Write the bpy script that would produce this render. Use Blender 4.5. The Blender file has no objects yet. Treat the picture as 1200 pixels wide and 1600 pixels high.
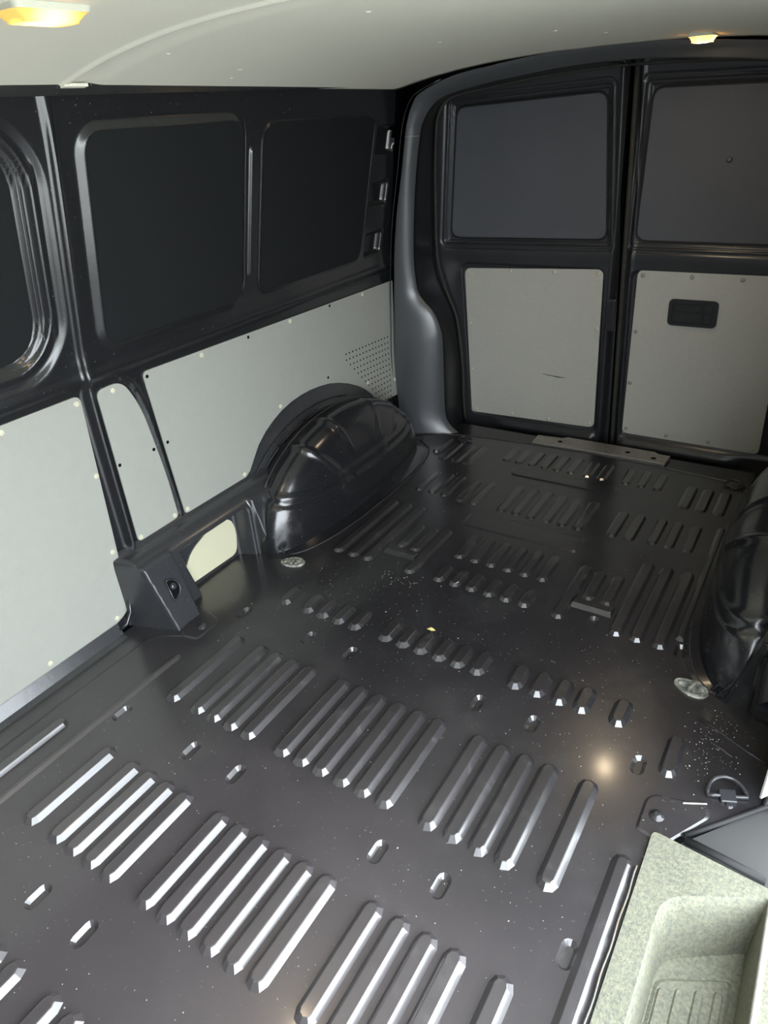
import bpy, bmesh, math, random
import numpy as np
from mathutils import Vector, Matrix, noise as mnoise
random.seed(7)
rng = np.random.RandomState(7)
C = bpy.context.scene.collection
SC = bpy.context.scene

# ------------------------------------------------------------------ camera, world, lights, exposure
cam_d = bpy.data.cameras.new('camera'); cam = bpy.data.objects.new('camera', cam_d); C.objects.link(cam)
def _rot(yaw, pitch, roll):
    Rz = Matrix.Rotation(yaw, 3, 'Z'); Rx = Matrix.Rotation(pitch, 3, 'X'); Ry = Matrix.Rotation(roll, 3, 'Y')
    return Rz @ Rx @ Ry
_R = _rot(math.radians(34.3272), math.radians(-29.8471), math.radians(4.3432))
_r, _f, _u = _R.col[0], _R.col[1], _R.col[2]
cam.matrix_world = Matrix(((_r[0], _u[0], -_f[0], .76475), (_r[1], _u[1], -_f[1], 0.0), (_r[2], _u[2], -_f[2], 1.33), (0, 0, 0, 1)))
cam_d.sensor_fit = 'VERTICAL'; cam_d.sensor_height = 24; cam_d.lens = 1086.96 / 1600 * 24
cam_d.clip_start = .02; cam_d.clip_end = 200
SC.camera = cam

wd = bpy.data.worlds.new('sky'); SC.world = wd; wd.use_nodes = True
bg = wd.node_tree.nodes['Background']
bg.inputs[0].default_value = (.86, .93, .985, 1); bg.inputs[1].default_value = 3.4

SC.view_settings.view_transform = 'Standard'; SC.view_settings.look = 'None'
SC.view_settings.gamma = 1; SC.view_settings.use_curve_mapping = False
SC.view_settings.exposure = 1.75
SC.cycles.use_denoising = True
SC.cycles.max_bounces = 10; SC.cycles.diffuse_bounces = 6; SC.cycles.glossy_bounces = 5
SC.cycles.sample_clamp_indirect = 8

# daylight through the open side door: portal on the opening itself
def portal(name, loc, rot, sx, sy):
    l = bpy.data.lights.new(name, 'AREA'); l.shape = 'RECTANGLE'; l.size = sx; l.size_y = sy
    l.cycles.is_portal = True
    o = bpy.data.objects.new(name, l); o.location = loc; o.rotation_euler = rot; C.objects.link(o)
portal('side_door_daylight', (.93, .33, .62), (0, math.radians(90), 0), 1.5, 1.8)

# ------------------------------------------------------------------ materials
def mat(name, col, rough=.5, spec=.5, metal=0, bump=0, bscale=200, var=0, vscale=8, dust=0, dcol=(.3, .3, .27), dscale=6, dlo=.55, dhi=.75, rvar=0, speck=0, detail=4, emit=None, estr=0, coat=0):
    m = bpy.data.materials.new(name); m.use_nodes = True
    nt = m.node_tree; N = nt.nodes; L = nt.links; b = N['Principled BSDF']
    b.inputs['Base Color'].default_value = (*col, 1); b.inputs['Roughness'].default_value = rough
    b.inputs['Specular IOR Level'].default_value = spec; b.inputs['Metallic'].default_value = metal
    if coat: b.inputs['Coat Weight'].default_value = coat; b.inputs['Coat Roughness'].default_value = .12
    tc = N.new('ShaderNodeTexCoord')
    geo = N.new('ShaderNodeNewGeometry')
    def nz(scale, det=4, rg=.6):
        n = N.new('ShaderNodeTexNoise'); n.inputs['Scale'].default_value = scale; n.inputs['Detail'].default_value = det
        n.inputs['Roughness'].default_value = rg; L.new(geo.outputs['Position'], n.inputs['Vector']); return n
    cur = None
    if var:
        n = nz(vscale); mx = N.new('ShaderNodeMix'); mx.data_type = 'RGBA'
        mx.inputs[6].default_value = (*[c * (1 - var) for c in col], 1); mx.inputs[7].default_value = (*[min(1, c * (1 + var)) for c in col], 1)
        L.new(n.outputs['Fac'], mx.inputs[0]); cur = mx.outputs[2]
    def over(cur, fac, c2):
        mx = N.new('ShaderNodeMix'); mx.data_type = 'RGBA'
        if cur is None: mx.inputs[6].default_value = (*col, 1)
        else: L.new(cur, mx.inputs[6])
        mx.inputs[7].default_value = (*c2, 1); L.new(fac, mx.inputs[0]); return mx.outputs[2]
    def ramp(n, lo, hi, a=0., bb=1.):
        r = N.new('ShaderNodeMapRange'); r.inputs['From Min'].default_value = lo; r.inputs['From Max'].default_value = hi
        r.inputs['To Min'].default_value = a; r.inputs['To Max'].default_value = bb
        L.new(n.outputs['Fac'], r.inputs['Value']); return r.outputs['Result']
    if dust:
        n = nz(dscale, 8, .72); f = ramp(n, dlo, dhi, 0, dust); cur = over(cur, f, dcol)
        rr = N.new('ShaderNodeMapRange'); L.new(f, rr.inputs['Value']); rr.inputs['To Min'].default_value = rough; rr.inputs['To Max'].default_value = .9
        L.new(rr.outputs['Result'], b.inputs['Roughness'])
    elif rvar:
        n = nz(11, 6); L.new(ramp(n, .3, .7, rough - rvar, rough + rvar), b.inputs['Roughness'])
    if speck:
        n = nz(160, 2, .5); f = ramp(n, .71, .76, 0, speck); cur = over(cur, f, (.35, .36, .36))
    if cur is not None: L.new(cur, b.inputs['Base Color'])
    if bump:
        n = nz(bscale, detail); bp = N.new('ShaderNodeBump'); bp.inputs['Strength'].default_value = 1; bp.inputs['Distance'].default_value = bump
        L.new(n.outputs['Fac'], bp.inputs['Height']); L.new(bp.outputs['Normal'], b.inputs['Normal'])
    if emit:
        b.inputs['Emission Color'].default_value = (*emit, 1); b.inputs['Emission Strength'].default_value = estr
    return m

M_floor = mat('floor_black_enamel', (.019, .018, .0205), .29, .9, coat=.4, bump=.0006, bscale=14, var=.25, vscale=5, dust=.22, dcol=(.10, .10, .095), dscale=5, dlo=.5, dhi=.85, speck=.7, detail=6)
def paint_front_light(m, col):
    # paints the daylight falloff into the base colour: lighter at the front, darker rearward
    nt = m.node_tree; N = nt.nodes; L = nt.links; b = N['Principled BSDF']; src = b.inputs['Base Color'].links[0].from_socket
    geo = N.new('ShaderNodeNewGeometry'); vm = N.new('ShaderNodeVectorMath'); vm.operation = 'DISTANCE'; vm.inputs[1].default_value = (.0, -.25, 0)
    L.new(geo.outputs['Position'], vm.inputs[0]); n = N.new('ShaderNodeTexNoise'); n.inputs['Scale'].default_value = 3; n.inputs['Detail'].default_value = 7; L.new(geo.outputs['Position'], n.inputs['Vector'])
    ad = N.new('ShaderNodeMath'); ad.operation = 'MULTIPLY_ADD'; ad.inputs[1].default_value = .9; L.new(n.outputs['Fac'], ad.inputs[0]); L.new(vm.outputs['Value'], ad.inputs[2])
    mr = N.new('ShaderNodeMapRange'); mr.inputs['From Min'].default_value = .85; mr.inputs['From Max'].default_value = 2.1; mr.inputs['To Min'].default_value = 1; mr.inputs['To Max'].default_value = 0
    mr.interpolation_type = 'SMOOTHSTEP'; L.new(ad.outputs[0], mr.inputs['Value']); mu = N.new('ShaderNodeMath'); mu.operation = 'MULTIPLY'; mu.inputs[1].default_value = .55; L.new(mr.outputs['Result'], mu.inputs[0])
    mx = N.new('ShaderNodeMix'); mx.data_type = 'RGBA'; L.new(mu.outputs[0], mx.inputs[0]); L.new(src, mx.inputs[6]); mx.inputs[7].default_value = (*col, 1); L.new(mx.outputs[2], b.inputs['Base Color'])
paint_front_light(M_floor, (.125, .106, .114))
M_rib = mat('rib_black_enamel', (.017, .016, .018), .36, 1.0, coat=1, bump=.0002, bscale=60, dust=.5, dcol=(.13, .13, .12), dscale=22, dlo=.54, dhi=.8)
M_black = mat('black_paint', (.013, .0135, .015), .22, .8, bump=.0003, bscale=30, speck=.25)
M_arch = mat('arch_black_enamel', (.012, .012, .014), .20, .9, bump=.001, bscale=9, dust=.3, dcol=(.09, .08, .07), dscale=9, dlo=.56, dhi=.8, speck=.4, detail=5)
M_ledge = mat('ledge_black_enamel', (.030, .031, .034), .24, .9, bump=.0006, bscale=12, speck=.3)
M_pillar = mat('pillar_satin_black', (.062, .065, .071), .37, 1, bump=.0003, bscale=30)
M_door = mat('door_black_paint', (.028, .029, .032), .30, .5, bump=.0003, bscale=30)
M_blank = mat('window_blank_textured', (.095, .097, .110), .6, .3, bump=.0015, bscale=420, var=.12, vscale=5)
M_sblank = mat('side_blank_black', (.011, .012, .013), .75, .15, bump=.0008, bscale=350)
M_board = mat('grey_hardboard', (.318, .322, .292), .55, .3, bump=.0004, bscale=500, var=.05, vscale=30)
M_board2 = mat('grey_hardboard_door', (.47, .455, .41), .55, .3, bump=.0004, bscale=500, var=.08, vscale=60)
M_cream = mat('cream_board', (.55, .53, .38), .6, .3, var=.03, vscale=20)
M_ceil = mat('cream_headliner', (.80, .775, .665), .7, .25, bump=.0008, bscale=260, var=.03, vscale=3)
M_lampbody = mat('lamp_housing', (.60, .60, .50), .4, .4)
M_lens = mat('lamp_lens', (.9, .45, .12), .35, .5, emit=(1, .50, .12), estr=.36)
nt_ = M_lens.node_tree; g_ = nt_.nodes.new('ShaderNodeTexCoord'); d_ = nt_.nodes.new('ShaderNodeVectorMath'); d_.operation = 'LENGTH'
nt_.links.new(g_.outputs['Object'], d_.inputs[0]); r_ = nt_.nodes.new('ShaderNodeMapRange'); r_.inputs['From Min'].default_value = .022; r_.inputs['From Max'].default_value = .052; r_.inputs['To Min'].default_value = 2.6; r_.inputs['To Max'].default_value = .24
nt_.links.new(d_.outputs['Value'], r_.inputs['Value']); nt_.links.new(r_.outputs['Result'], nt_.nodes['Principled BSDF'].inputs['Emission Strength'])   # the lens glows most round its bulb
M_bulb = mat('lamp_bulb', (1, .9, .7), .3, .5, emit=(1, .84, .5), estr=9)
M_screw = mat('cream_screw', (.54, .52, .40), .4, .5)
M_screwg = mat('grey_screw', (.30, .30, .28), .4, .5)
M_hole = mat('dark_hole', (.004, .004, .004), .9, .1)
M_steel = mat('worn_steel', (.33, .31, .28), .45, .5, metal=.6, var=.35, vscale=40, dust=.6, dcol=(.12, .10, .08), dscale=25, bump=.0006, bscale=150)
paint_front_light(M_rib, (.115, .100, .107))
M_ring = mat('ring_black_gloss', (.03, .03, .033), .18, .6)
M_dirty = mat('dirty_cap', (.11, .115, .10), .7, .3, dust=.95, dcol=(.42, .42, .36), dscale=60, dlo=.42, dhi=.6, bump=.003, bscale=90)
M_tread = mat('grey_step_plastic', (.125, .132, .108), .75, .25, dust=.85, dcol=(.255, .245, .175), dscale=130, dlo=.38, dhi=.66, bump=.0016, bscale=260, var=.3, vscale=14)
M_matt = mat('sill_grey', (.055, .055, .054), .55, .4, var=.1, vscale=6, bump=.0003, bscale=100)
M_rubber = mat('rubber_black', (.015, .015, .016), .6, .3)
M_wstrip = mat('weather_strip', (.045, .042, .038), .7, .2, dust=.6, dcol=(.12, .11, .09), dscale=40)
M_plastic = mat('handle_black_plastic', (.018, .018, .020), .5, .4)
M_grit = mat('grit', (.45, .44, .38), .9, .1)
M_leaf = mat('yellow_leaf', (.75, .66, .28), .7, .2)
M_rust = mat('chipped_edge', (.20, .20, .18), .7, .3, dust=.8, dcol=(.20, .13, .06), dscale=40, dlo=.5, dhi=.7, bump=.002, bscale=120)
M_seal = mat('seam_sealer', (.03, .03, .032), .3, .5, bump=.004, bscale=120)
M_ground = mat('outdoor_paving', (.55, .55, .51), .9, .2, var=.2, vscale=3)
M_cab = mat('cab_bulkhead', (.10, .10, .10), .8, .2)

# ------------------------------------------------------------------ helpers
def tag(o, label=None, cat=None, group=None, kind=None):
    if label: o['label'] = label
    if cat: o['category'] = cat
    if group: o['group'] = group
    if kind: o['kind'] = kind
    return o
def thing(name, loc, label, cat, group=None):
    o = bpy.data.objects.new(name, None); o.location = loc; o.empty_display_size = .05; C.objects.link(o)
    return tag(o, label, cat, group)
def origin(p):
    v = Vector((0, 0, 0))
    while p is not None: v += Vector(p.location); p = p.parent
    return v
def mesh_obj(name, me, m, parent=None, loc=None):
    o = bpy.data.objects.new(name, me); C.objects.link(o)
    if m is not None and not me.materials: me.materials.append(m)
    if parent is not None: o.parent = parent
    if loc is not None: o.location = Vector(loc) - (origin(parent) if parent is not None else Vector((0, 0, 0)))
    return o
def obj(name, V, F, m, parent=None, smooth=False, loc=None):
    """V in world coordinates; loc gives the object's own origin"""
    lo = Vector(loc) if loc is not None else (origin(parent) if parent is not None else Vector((0, 0, 0)))
    V = np.asarray(V, float) - np.array(lo)
    me = bpy.data.meshes.new(name); me.from_pydata(V.tolist(), [], F); me.validate(); me.update()
    if smooth: me.polygons.foreach_set('use_smooth', [True] * len(me.polygons))
    return mesh_obj(name, me, m, parent, loc)
def sstep(t):
    t = np.clip(t, 0, 1); return t * t * (3 - 2 * t)
def grid(name, U, W, fn, m, parent=None, mask=None, smooth=True, solid=0):
    UU, WW = np.meshgrid(U, W, indexing='ij'); P = np.stack(fn(UU, WW), -1).reshape(-1, 3)
    nu, nw = len(U), len(W); F = []
    i, j = np.meshgrid(np.arange(nu - 1), np.arange(nw - 1), indexing='ij')
    a = (i * nw + j).ravel(); Q = np.stack([a, a + nw, a + nw + 1, a + 1], 1)
    if mask is not None:
        cu = (UU[:-1, :-1] + UU[1:, 1:]) / 2; cw = (WW[:-1, :-1] + WW[1:, 1:]) / 2
        Q = Q[mask(cu, cw).ravel()]
    o = obj(name, P, Q.tolist(), m, parent, smooth)
    if solid:
        md = o.modifiers.new('t', 'SOLIDIFY'); md.thickness = solid; md.offset = 0
    return o
class MB:
    def __init__(s): s.V = []; s.F = []
    def add(s, V, F):
        n = len(s.V); s.V += [tuple(v) for v in V]; s.F += [[i + n for i in f] for f in F]; return s
    def box(s, x0, x1, y0, y1, z0, z1):
        V = [(x, y, z) for x in (x0, x1) for y in (y0, y1) for z in (z0, z1)]
        return s.add(V, [(0, 1, 3, 2), (4, 6, 7, 5), (0, 4, 5, 1), (2, 3, 7, 6), (0, 2, 6, 4), (1, 5, 7, 3)])
    def prism(s, P, n, h0, h1, inset=0):
        """polygon P (3-D points) extruded along n from h0 to h1"""
        P = [Vector(p) for p in P]; n = Vector(n); k = len(P)
        A = [p + n * h0 for p in P]; B = [p + n * h1 for p in P]
        return s.add(A + B, [list(range(k))[::-1], [k + i for i in range(k)]] + [[i, (i + 1) % k, k + (i + 1) % k, k + i] for i in range(k)])
    def tube(s, P, r, n=8, closed=False):
        P = [Vector(p) for p in P]; k = len(P); V = []; F = []
        rr = r if isinstance(r, (list, tuple)) else [r] * k
        up = None
        for i, p in enumerate(P):
            a = P[(i - 1) % k] if (closed or i > 0) else P[i]; b = P[(i + 1) % k] if (closed or i < k - 1) else P[i]
            t = (b - a).normalized()
            if up is None: up = t.orthogonal().normalized()
            up = (up - t * up.dot(t)).normalized(); w = t.cross(up)
            for q in range(n):
                an = 2 * math.pi * q / n; V.append(p + (up * math.cos(an) + w * math.sin(an)) * rr[i])
        for i in range(k if closed else k - 1):
            for q in range(n):
                F.append([i * n + q, i * n + (q + 1) % n, ((i + 1) % k) * n + (q + 1) % n, ((i + 1) % k) * n + q])
        if not closed: F += [list(range(n))[::-1], [(k - 1) * n + q for q in range(n)]]
        return s.add(V, F)
    def lathe(s, c, ax, prof, n=16):
        """prof: list of (radius, height along ax)"""
        c = Vector(c); ax = Vector(ax).normalized(); u = ax.orthogonal().normalized(); w = ax.cross(u); V = []; F = []
        for (r, h) in prof:
            for q in range(n):
                an = 2 * math.pi * q / n; V.append(c + ax * h + (u * math.cos(an) + w * math.sin(an)) * r)
        for i in range(len(prof) - 1):
            for q in range(n): F.append([i * n + q, i * n + (q + 1) % n, (i + 1) * n + (q + 1) % n, (i + 1) * n + q])
        F += [list(range(n))[::-1], [(len(prof) - 1) * n + q for q in range(n)]]
        return s.add(V, F)
    def obj(s, name, m, parent=None, smooth=False, loc=None, bevel=0, seg=2, auto=None):
        o = obj(name, s.V, s.F, m, parent, smooth, loc)
        if bevel:
            md = o.modifiers.new('b', 'BEVEL'); md.width = bevel; md.segments = seg; md.limit_method = 'ANGLE'; md.angle_limit = .6
        return o
def arc(cx, cy, r, a0, a1, n):
    return [(cx + r * math.cos(a0 + (a1 - a0) * i / n), cy + r * math.sin(a0 + (a1 - a0) * i / n)) for i in range(n + 1)]
def round_poly(P, r, n=5):
    """round the corners of a 2-D polygon; r a number or one per corner"""
    out = []; k = len(P)
    for i in range(k):
        p = Vector(P[i]); a = Vector(P[i - 1]) - p; b = Vector(P[(i + 1) % k]) - p
        ri = r[i] if isinstance(r, (list, tuple)) else r
        ri = min(ri, a.length * .45, b.length * .45)
        if ri < 1e-5: out.append(tuple(p)); continue
        pa = p + a.normalized() * ri; pb = p + b.normalized() * ri
        for q in range(n + 1):
            t = q / n; out.append(tuple(pa * (1 - t) ** 2 + p * 2 * t * (1 - t) + pb * t * t))
    return out
def sdrr(y, z, y0, y1, z0, z1, r):
    cy, cz = (y0 + y1) / 2, (z0 + z1) / 2; hy, hz = (y1 - y0) / 2 - r, (z1 - z0) / 2 - r
    qy = np.abs(y - cy) - hy; qz = np.abs(z - cz) - hz
    return np.hypot(np.maximum(qy, 0), np.maximum(qz, 0)) + np.minimum(np.maximum(qy, qz), 0) - r
def sdpoly(x, y, P):
    """signed distance to polygon (negative inside)"""
    P = np.array(P); d = np.full(x.shape, 1e9); ins = np.zeros(x.shape, bool)
    for i in range(len(P)):
        a = P[i]; b = P[(i + 1) % len(P)]; e = b - a; t = np.clip(((x - a[0]) * e[0] + (y - a[1]) * e[1]) / (e @ e), 0, 1)
        d = np.minimum(d, np.hypot(x - a[0] - t * e[0], y - a[1] - t * e[1]))
        c = ((a[1] > y) != (b[1] > y)) & (x < (b[0] - a[0]) * (y - a[1]) / (b[1] - a[1] + 1e-12) + a[0]); ins ^= c
    return np.where(ins, -d, d)
def G(t): return np.exp(-t * t)
def seg(*parts):
    out = []
    for a, b, st in parts:
        n = max(1, int(round((b - a) / st))); out += list(a + (b - a) * np.arange(n) / n)
    out.append(parts[-1][1]); return np.array(out)

# ------------------------------------------------------------------ FLOOR
XR = (.030, .088, .147, .257, .317, .376, .434, .525)
DIMX = (.200, .348, .604)
dimples = [(s * x, y) for y in (.285, .710, 1.187) for x in DIMX for s in (-1, 1)] + [(-.43, .0), (.602, 1.622), (.355, 1.634)]
dimples = [d for d in dimples if not (abs(d[1] - .0) < .01)]
DL, DW = .030, .0155      # half length, half width of a dimple at floor level
def stadium(cx, cy, hl, hw, n=6):
    P = [(cx + hw * math.cos(a), cy + (hl - hw) + hw * math.sin(a)) for a in [math.pi * i / n for i in range(n + 1)]]
    P += [(cx + hw * math.cos(a), cy - (hl - hw) + hw * math.sin(a)) for a in [math.pi + math.pi * i / n for i in range(n + 1)]]
    return P
from mathutils.geometry import delaunay_2d_cdt
outer = [(-.872, -1.2), (.672, -1.2), (.672, .70), (.672, 1.030), (.732, 1.050), (.862, 1.200), (.872, 1.26), (.872, 2.50), (.81, 2.585), (.70, 2.66), (.54, 2.70), (.30, 2.722), (0, 2.735), (-.30, 2.722), (-.54, 2.70), (-.70, 2.66), (-.81, 2.585), (-.872, 2.50)]
loops = [outer] + [stadium(x, y, DL, DW) for x, y in dimples]
pts = []; edges = []
for lp in loops:
    n0 = len(pts); pts += [Vector(p) for p in lp]; edges += [(n0 + i, n0 + (i + 1) % len(lp)) for i in range(len(lp))]
vo, eo, fo, *_ = delaunay_2d_cdt(pts, edges, [], 0, 1e-7)
def inpoly(x, y, P):
    c = False
    for i in range(len(P)):
        a = P[i]; b = P[i - 1]
        if (a[1] > y) != (b[1] > y) and x < (b[0] - a[0]) * (y - a[1]) / (b[1] - a[1]) + a[0]: c = not c
    return c
fs = []
for f in fo:
    cx = sum(vo[i][0] for i in f) / 3; cy = sum(vo[i][1] for i in f) / 3
    if inpoly(cx, cy, outer) and not any(inpoly(cx, cy, l) for l in loops[1:]): fs.append(list(f))
floor = obj('floor', [(v[0], v[1], 0) for v in vo], fs, M_floor); floor['kind'] = 'structure'
for p in floor.data.polygons:
    pass
bm = bmesh.new(); bm.from_mesh(floor.data); bmesh.ops.recalc_face_normals(bm, faces=bm.faces)
if sum(f.normal.z for f in bm.faces) < 0: bmesh.ops.reverse_faces(bm, faces=bm.faces)
bm.to_mesh(floor.data); bm.free()

dm = MB(); o1 = stadium(0, 0, DL, DW); i1 = stadium(0, 0, DL - .009, DW - .008); k = len(o1)
dm.add([(x, y, 0) for x, y in o1] + [(x, y, -.0095) for x, y in i1], [[i, (i + 1) % k, k + (i + 1) % k, k + i] for i in range(k)] + [[k + i for i in range(k)]])
dimple_me = bpy.data.meshes.new('floor_dimple'); dimple_me.from_pydata(dm.V, [], dm.F); dimple_me.materials.append(M_rib)
for x, y in dimples: mesh_obj('floor_dimple', dimple_me, None, floor, (x, y, 0))

rib_cache = {}
def rib(x, y0, y1, w=.046, h=.0125, tw=.0240, name='floor_rib'):
    key = (round(y1 - y0, 3), w, h, tw)
    if key not in rib_cache:
        hl = (y1 - y0) / 2; hw = w / 2; th = tw / 2; n = 4
        A = stadium(0, 0, hl, hw, n); B = stadium(0, 0, hl - (hw - th) * 1.15, th, n); k = len(A)
        Vv = [(x_, y_, 0) for x_, y_ in A] + [(x_, y_, h) for x_, y_ in B]
        F = [[i, (i + 1) % k, k + (i + 1) % k, k + i] for i in range(k)] + [[k + i for i in range(k)]]
        bmr = bmesh.new(); vs = [bmr.verts.new(v) for v in Vv]
        for f in F: bmr.faces.new([vs[i] for i in f])
        te = [e for e in bmr.edges if all(v.co.z > h * .5 for v in e.verts)]
        bmesh.ops.bevel(bmr, geom=te, offset=.0012, segments=1, affect='EDGES')
        me = bpy.data.meshes.new('floor_rib'); bmr.to_mesh(me); bmr.free(); me.materials.append(M_rib)
        rib_cache[key] = me
    return mesh_obj(name, rib_cache[key], None, floor, (x, (y0 + y1) / 2, 0))
for s in (-1, 1):
    for x in XR:
        rib(s * x, .798, 1.095); rib(s * x, .371, .622); rib(s * x, 1.272, 1.374); rib(s * x, -.055, .195)
    for x in XR[:3]:
        rib(s * x, 1.603, 1.703, .042, .010); rib(s * x, 1.753, 1.918, .042, .009); rib(s * x, 2.098, 2.330, .042, .007)
    for x in (.425, .483, .545): rib(s * x, 1.600, 2.010, .042, .010)
    rib(s * .255, 1.600, 1.905, .042, .009)
    for x in (.305, .362): rib(s * x, 1.725, 1.895, .040, .007)
    for x in (.264, .323): rib(s * x, 2.105, 2.305, .040, .007)
    for x in (.398, .452, .512): rib(s * x, 2.118, 2.308, .038, .007)
    for x in (.440, .498, .559): rib(s * x, 2.405, 2.605, .042, .006)
    # transverse step between the long ribs
    b = MB(); x0, x1 = sorted((s * .272, s * .395))
    b.add([(x0, 1.676, 0), (x1, 1.676, 0), (x1 - .004, 1.690, .010), (x0 + .004, 1.690, .010), (x1 - .004, 1.715, .010), (x0 + .004, 1.715, .010), (x1, 1.722, 0), (x0, 1.722, 0)],
          [(0, 1, 2, 3), (3, 2, 4, 5), (5, 4, 6, 7), (0, 3, 5, 7), (1, 6, 4, 2)])
    b.obj('floor_step', M_rib, floor)
for x in (-.302, -.245, -.188, -.133, -.078, -.020, .046, .106, .200, .260, .320): rib(x, 2.505, 2.660, .040, .006)
rib(-.618, 2.46, 2.62, .036); rib(.664, 1.180, 1.312, .04); rib(.590, 1.66, 2.33, .03, .008, .01)
rib(-.717, -.60, .621, .034)                     # bead beside the left seam
rib(-.640, -.70, .948, .026, .007, .006); rib(.640, -.70, .952, .044, .011, .020)
# shallow raised fields across the floor behind the ribs
def field(x0, x1, y0, y1, h=.004):
    P = round_poly([(x0, y0), (x1, y0), (x1, y1), (x0, y1)], .03, 4); Q = round_poly([(x0 + .01, y0 + .01), (x1 - .01, y0 + .01), (x1 - .01, y1 - .01), (x0 + .01, y1 - .01)], .025, 4); k = len(P)
    b = MB(); b.add([(x, y, .0002) for x, y in P] + [(x, y, h) for x, y in Q], [[i, (i + 1) % k, k + (i + 1) % k, k + i] for i in range(k)] + [[k + i for i in range(k)]])
    return b.obj('floor_pressing', M_floor, floor)
field(-.24, .20, 1.955, 2.065); field(-.24, .20, 2.40, 2.475)
# seam lines and the kerb against the left wall
b = MB(); b.tube([(-.783, y, .0004) for y in np.linspace(-1.2, .955, 30)], .0016, 5); b.tube([(-.783, .955, .0006), (-.74, .99, .0006), (-.70, 1.01, .0006), (-.66, 1.06, .0006)], .0020, 5); b.obj('floor_seam', M_seal, floor, True)
b = MB()
for y0, y1, xx in ((-1.2, .93, -.842),):
    b.add([(xx, y0, .0), (xx, y1, .0), (-.862, y1, .006), (-.862, y0, .006), (-.878, y1, .040), (-.878, y0, .040)], [(0, 1, 2, 3), (3, 2, 4, 5)])
b.obj('floor_kerb', M_ledge, floor, False, bevel=0)
# rear floor lip
lipP = [(-.81, 2.585), (-.70, 2.655), (-.54, 2.695), (-.30, 2.718), (0, 2.731), (.30, 2.718), (.54, 2.695), (.70, 2.655), (.81, 2.585)]
b = MB(); b.tube([(x, y, .001) for x, y in lipP], .0035, 6); b.obj('floor_lip', M_rib, floor, True)
# sealer runs at the feet of the arches
for s in (-1, 1):
    b = MB(); P = []
    for i in range(40):
        t = i / 39; y = 1.50 + t * 1.08; g = max(0, 1 - abs((y - 2.04) / .555) ** 2.4) ** (1 / 2.4); x = .70 - 0.0 * t
        # footprint of the arch: invert g(x)
        q = min(1, abs((y - 2.01) / .52)); xx = .75 - .15 * (1 - q ** 2.6) ** (1 / 2.6) - .006
        P.append((s * xx, y, .001 + .0015 * rng.rand()))
    b.tube(P, .0035, 5); b.obj('seam_sealer', M_seal, floor, True)

# crumbs and dust specks lying on the floor
b = MB()
for i in range(1700):
    if rng.rand() < .75: x = rng.uniform(-.62, .60); y = rng.uniform(.0, 1.55)
    else: x = rng.uniform(-.55, .6); y = rng.uniform(1.3, 2.65)
    if i < 150: x = rng.normal(.735, .035); y = rng.normal(1.33, .07)
    elif i < 190: y = 1.565 + rng.normal(0, .012); x = rng.uniform(-.33, -.19)
    if x > .84 or (y < 1.05 and x > .66): continue
    r = (1.3 if i < 190 else 1) * rng.uniform(.0004, .0015) * (1.8 if rng.rand() < .05 else 1); a = rng.uniform(0, 6.28); e = rng.uniform(.4, 1)
    c, s_ = math.cos(a), math.sin(a); zz = .0002
    Vv = [(x + r * (c * u - s_ * v * e), y + r * (s_ * u + c * v * e), zz + w) for u, v, w in ((1, 0, 0), (0, 1, 0), (-1, 0, 0), (0, -1, 0), (0, 0, r * .8))]
    b.add(Vv, [(0, 1, 4), (1, 2, 4), (2, 3, 4), (3, 0, 4)])
o = b.obj('floor_grit', M_grit); tag(o, 'pale crumbs and grit scattered over the black ribbed load floor', 'grit', kind='stuff')
b = MB(); b.add([(-.052, 1.372, .011), (-.034, 1.379, .015), (-.024, 1.374, .013), (-.034, 1.368, .012), (-.044, 1.383, .013)], [(0, 3, 2, 1), (0, 1, 4), (3, 0, 2)])
o = b.obj('leaf_flake', M_leaf, loc=(-.038, 1.374, .012)); tag(o, 'tiny yellow leaf flake lying on a short floor rib', 'leaf')

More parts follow.
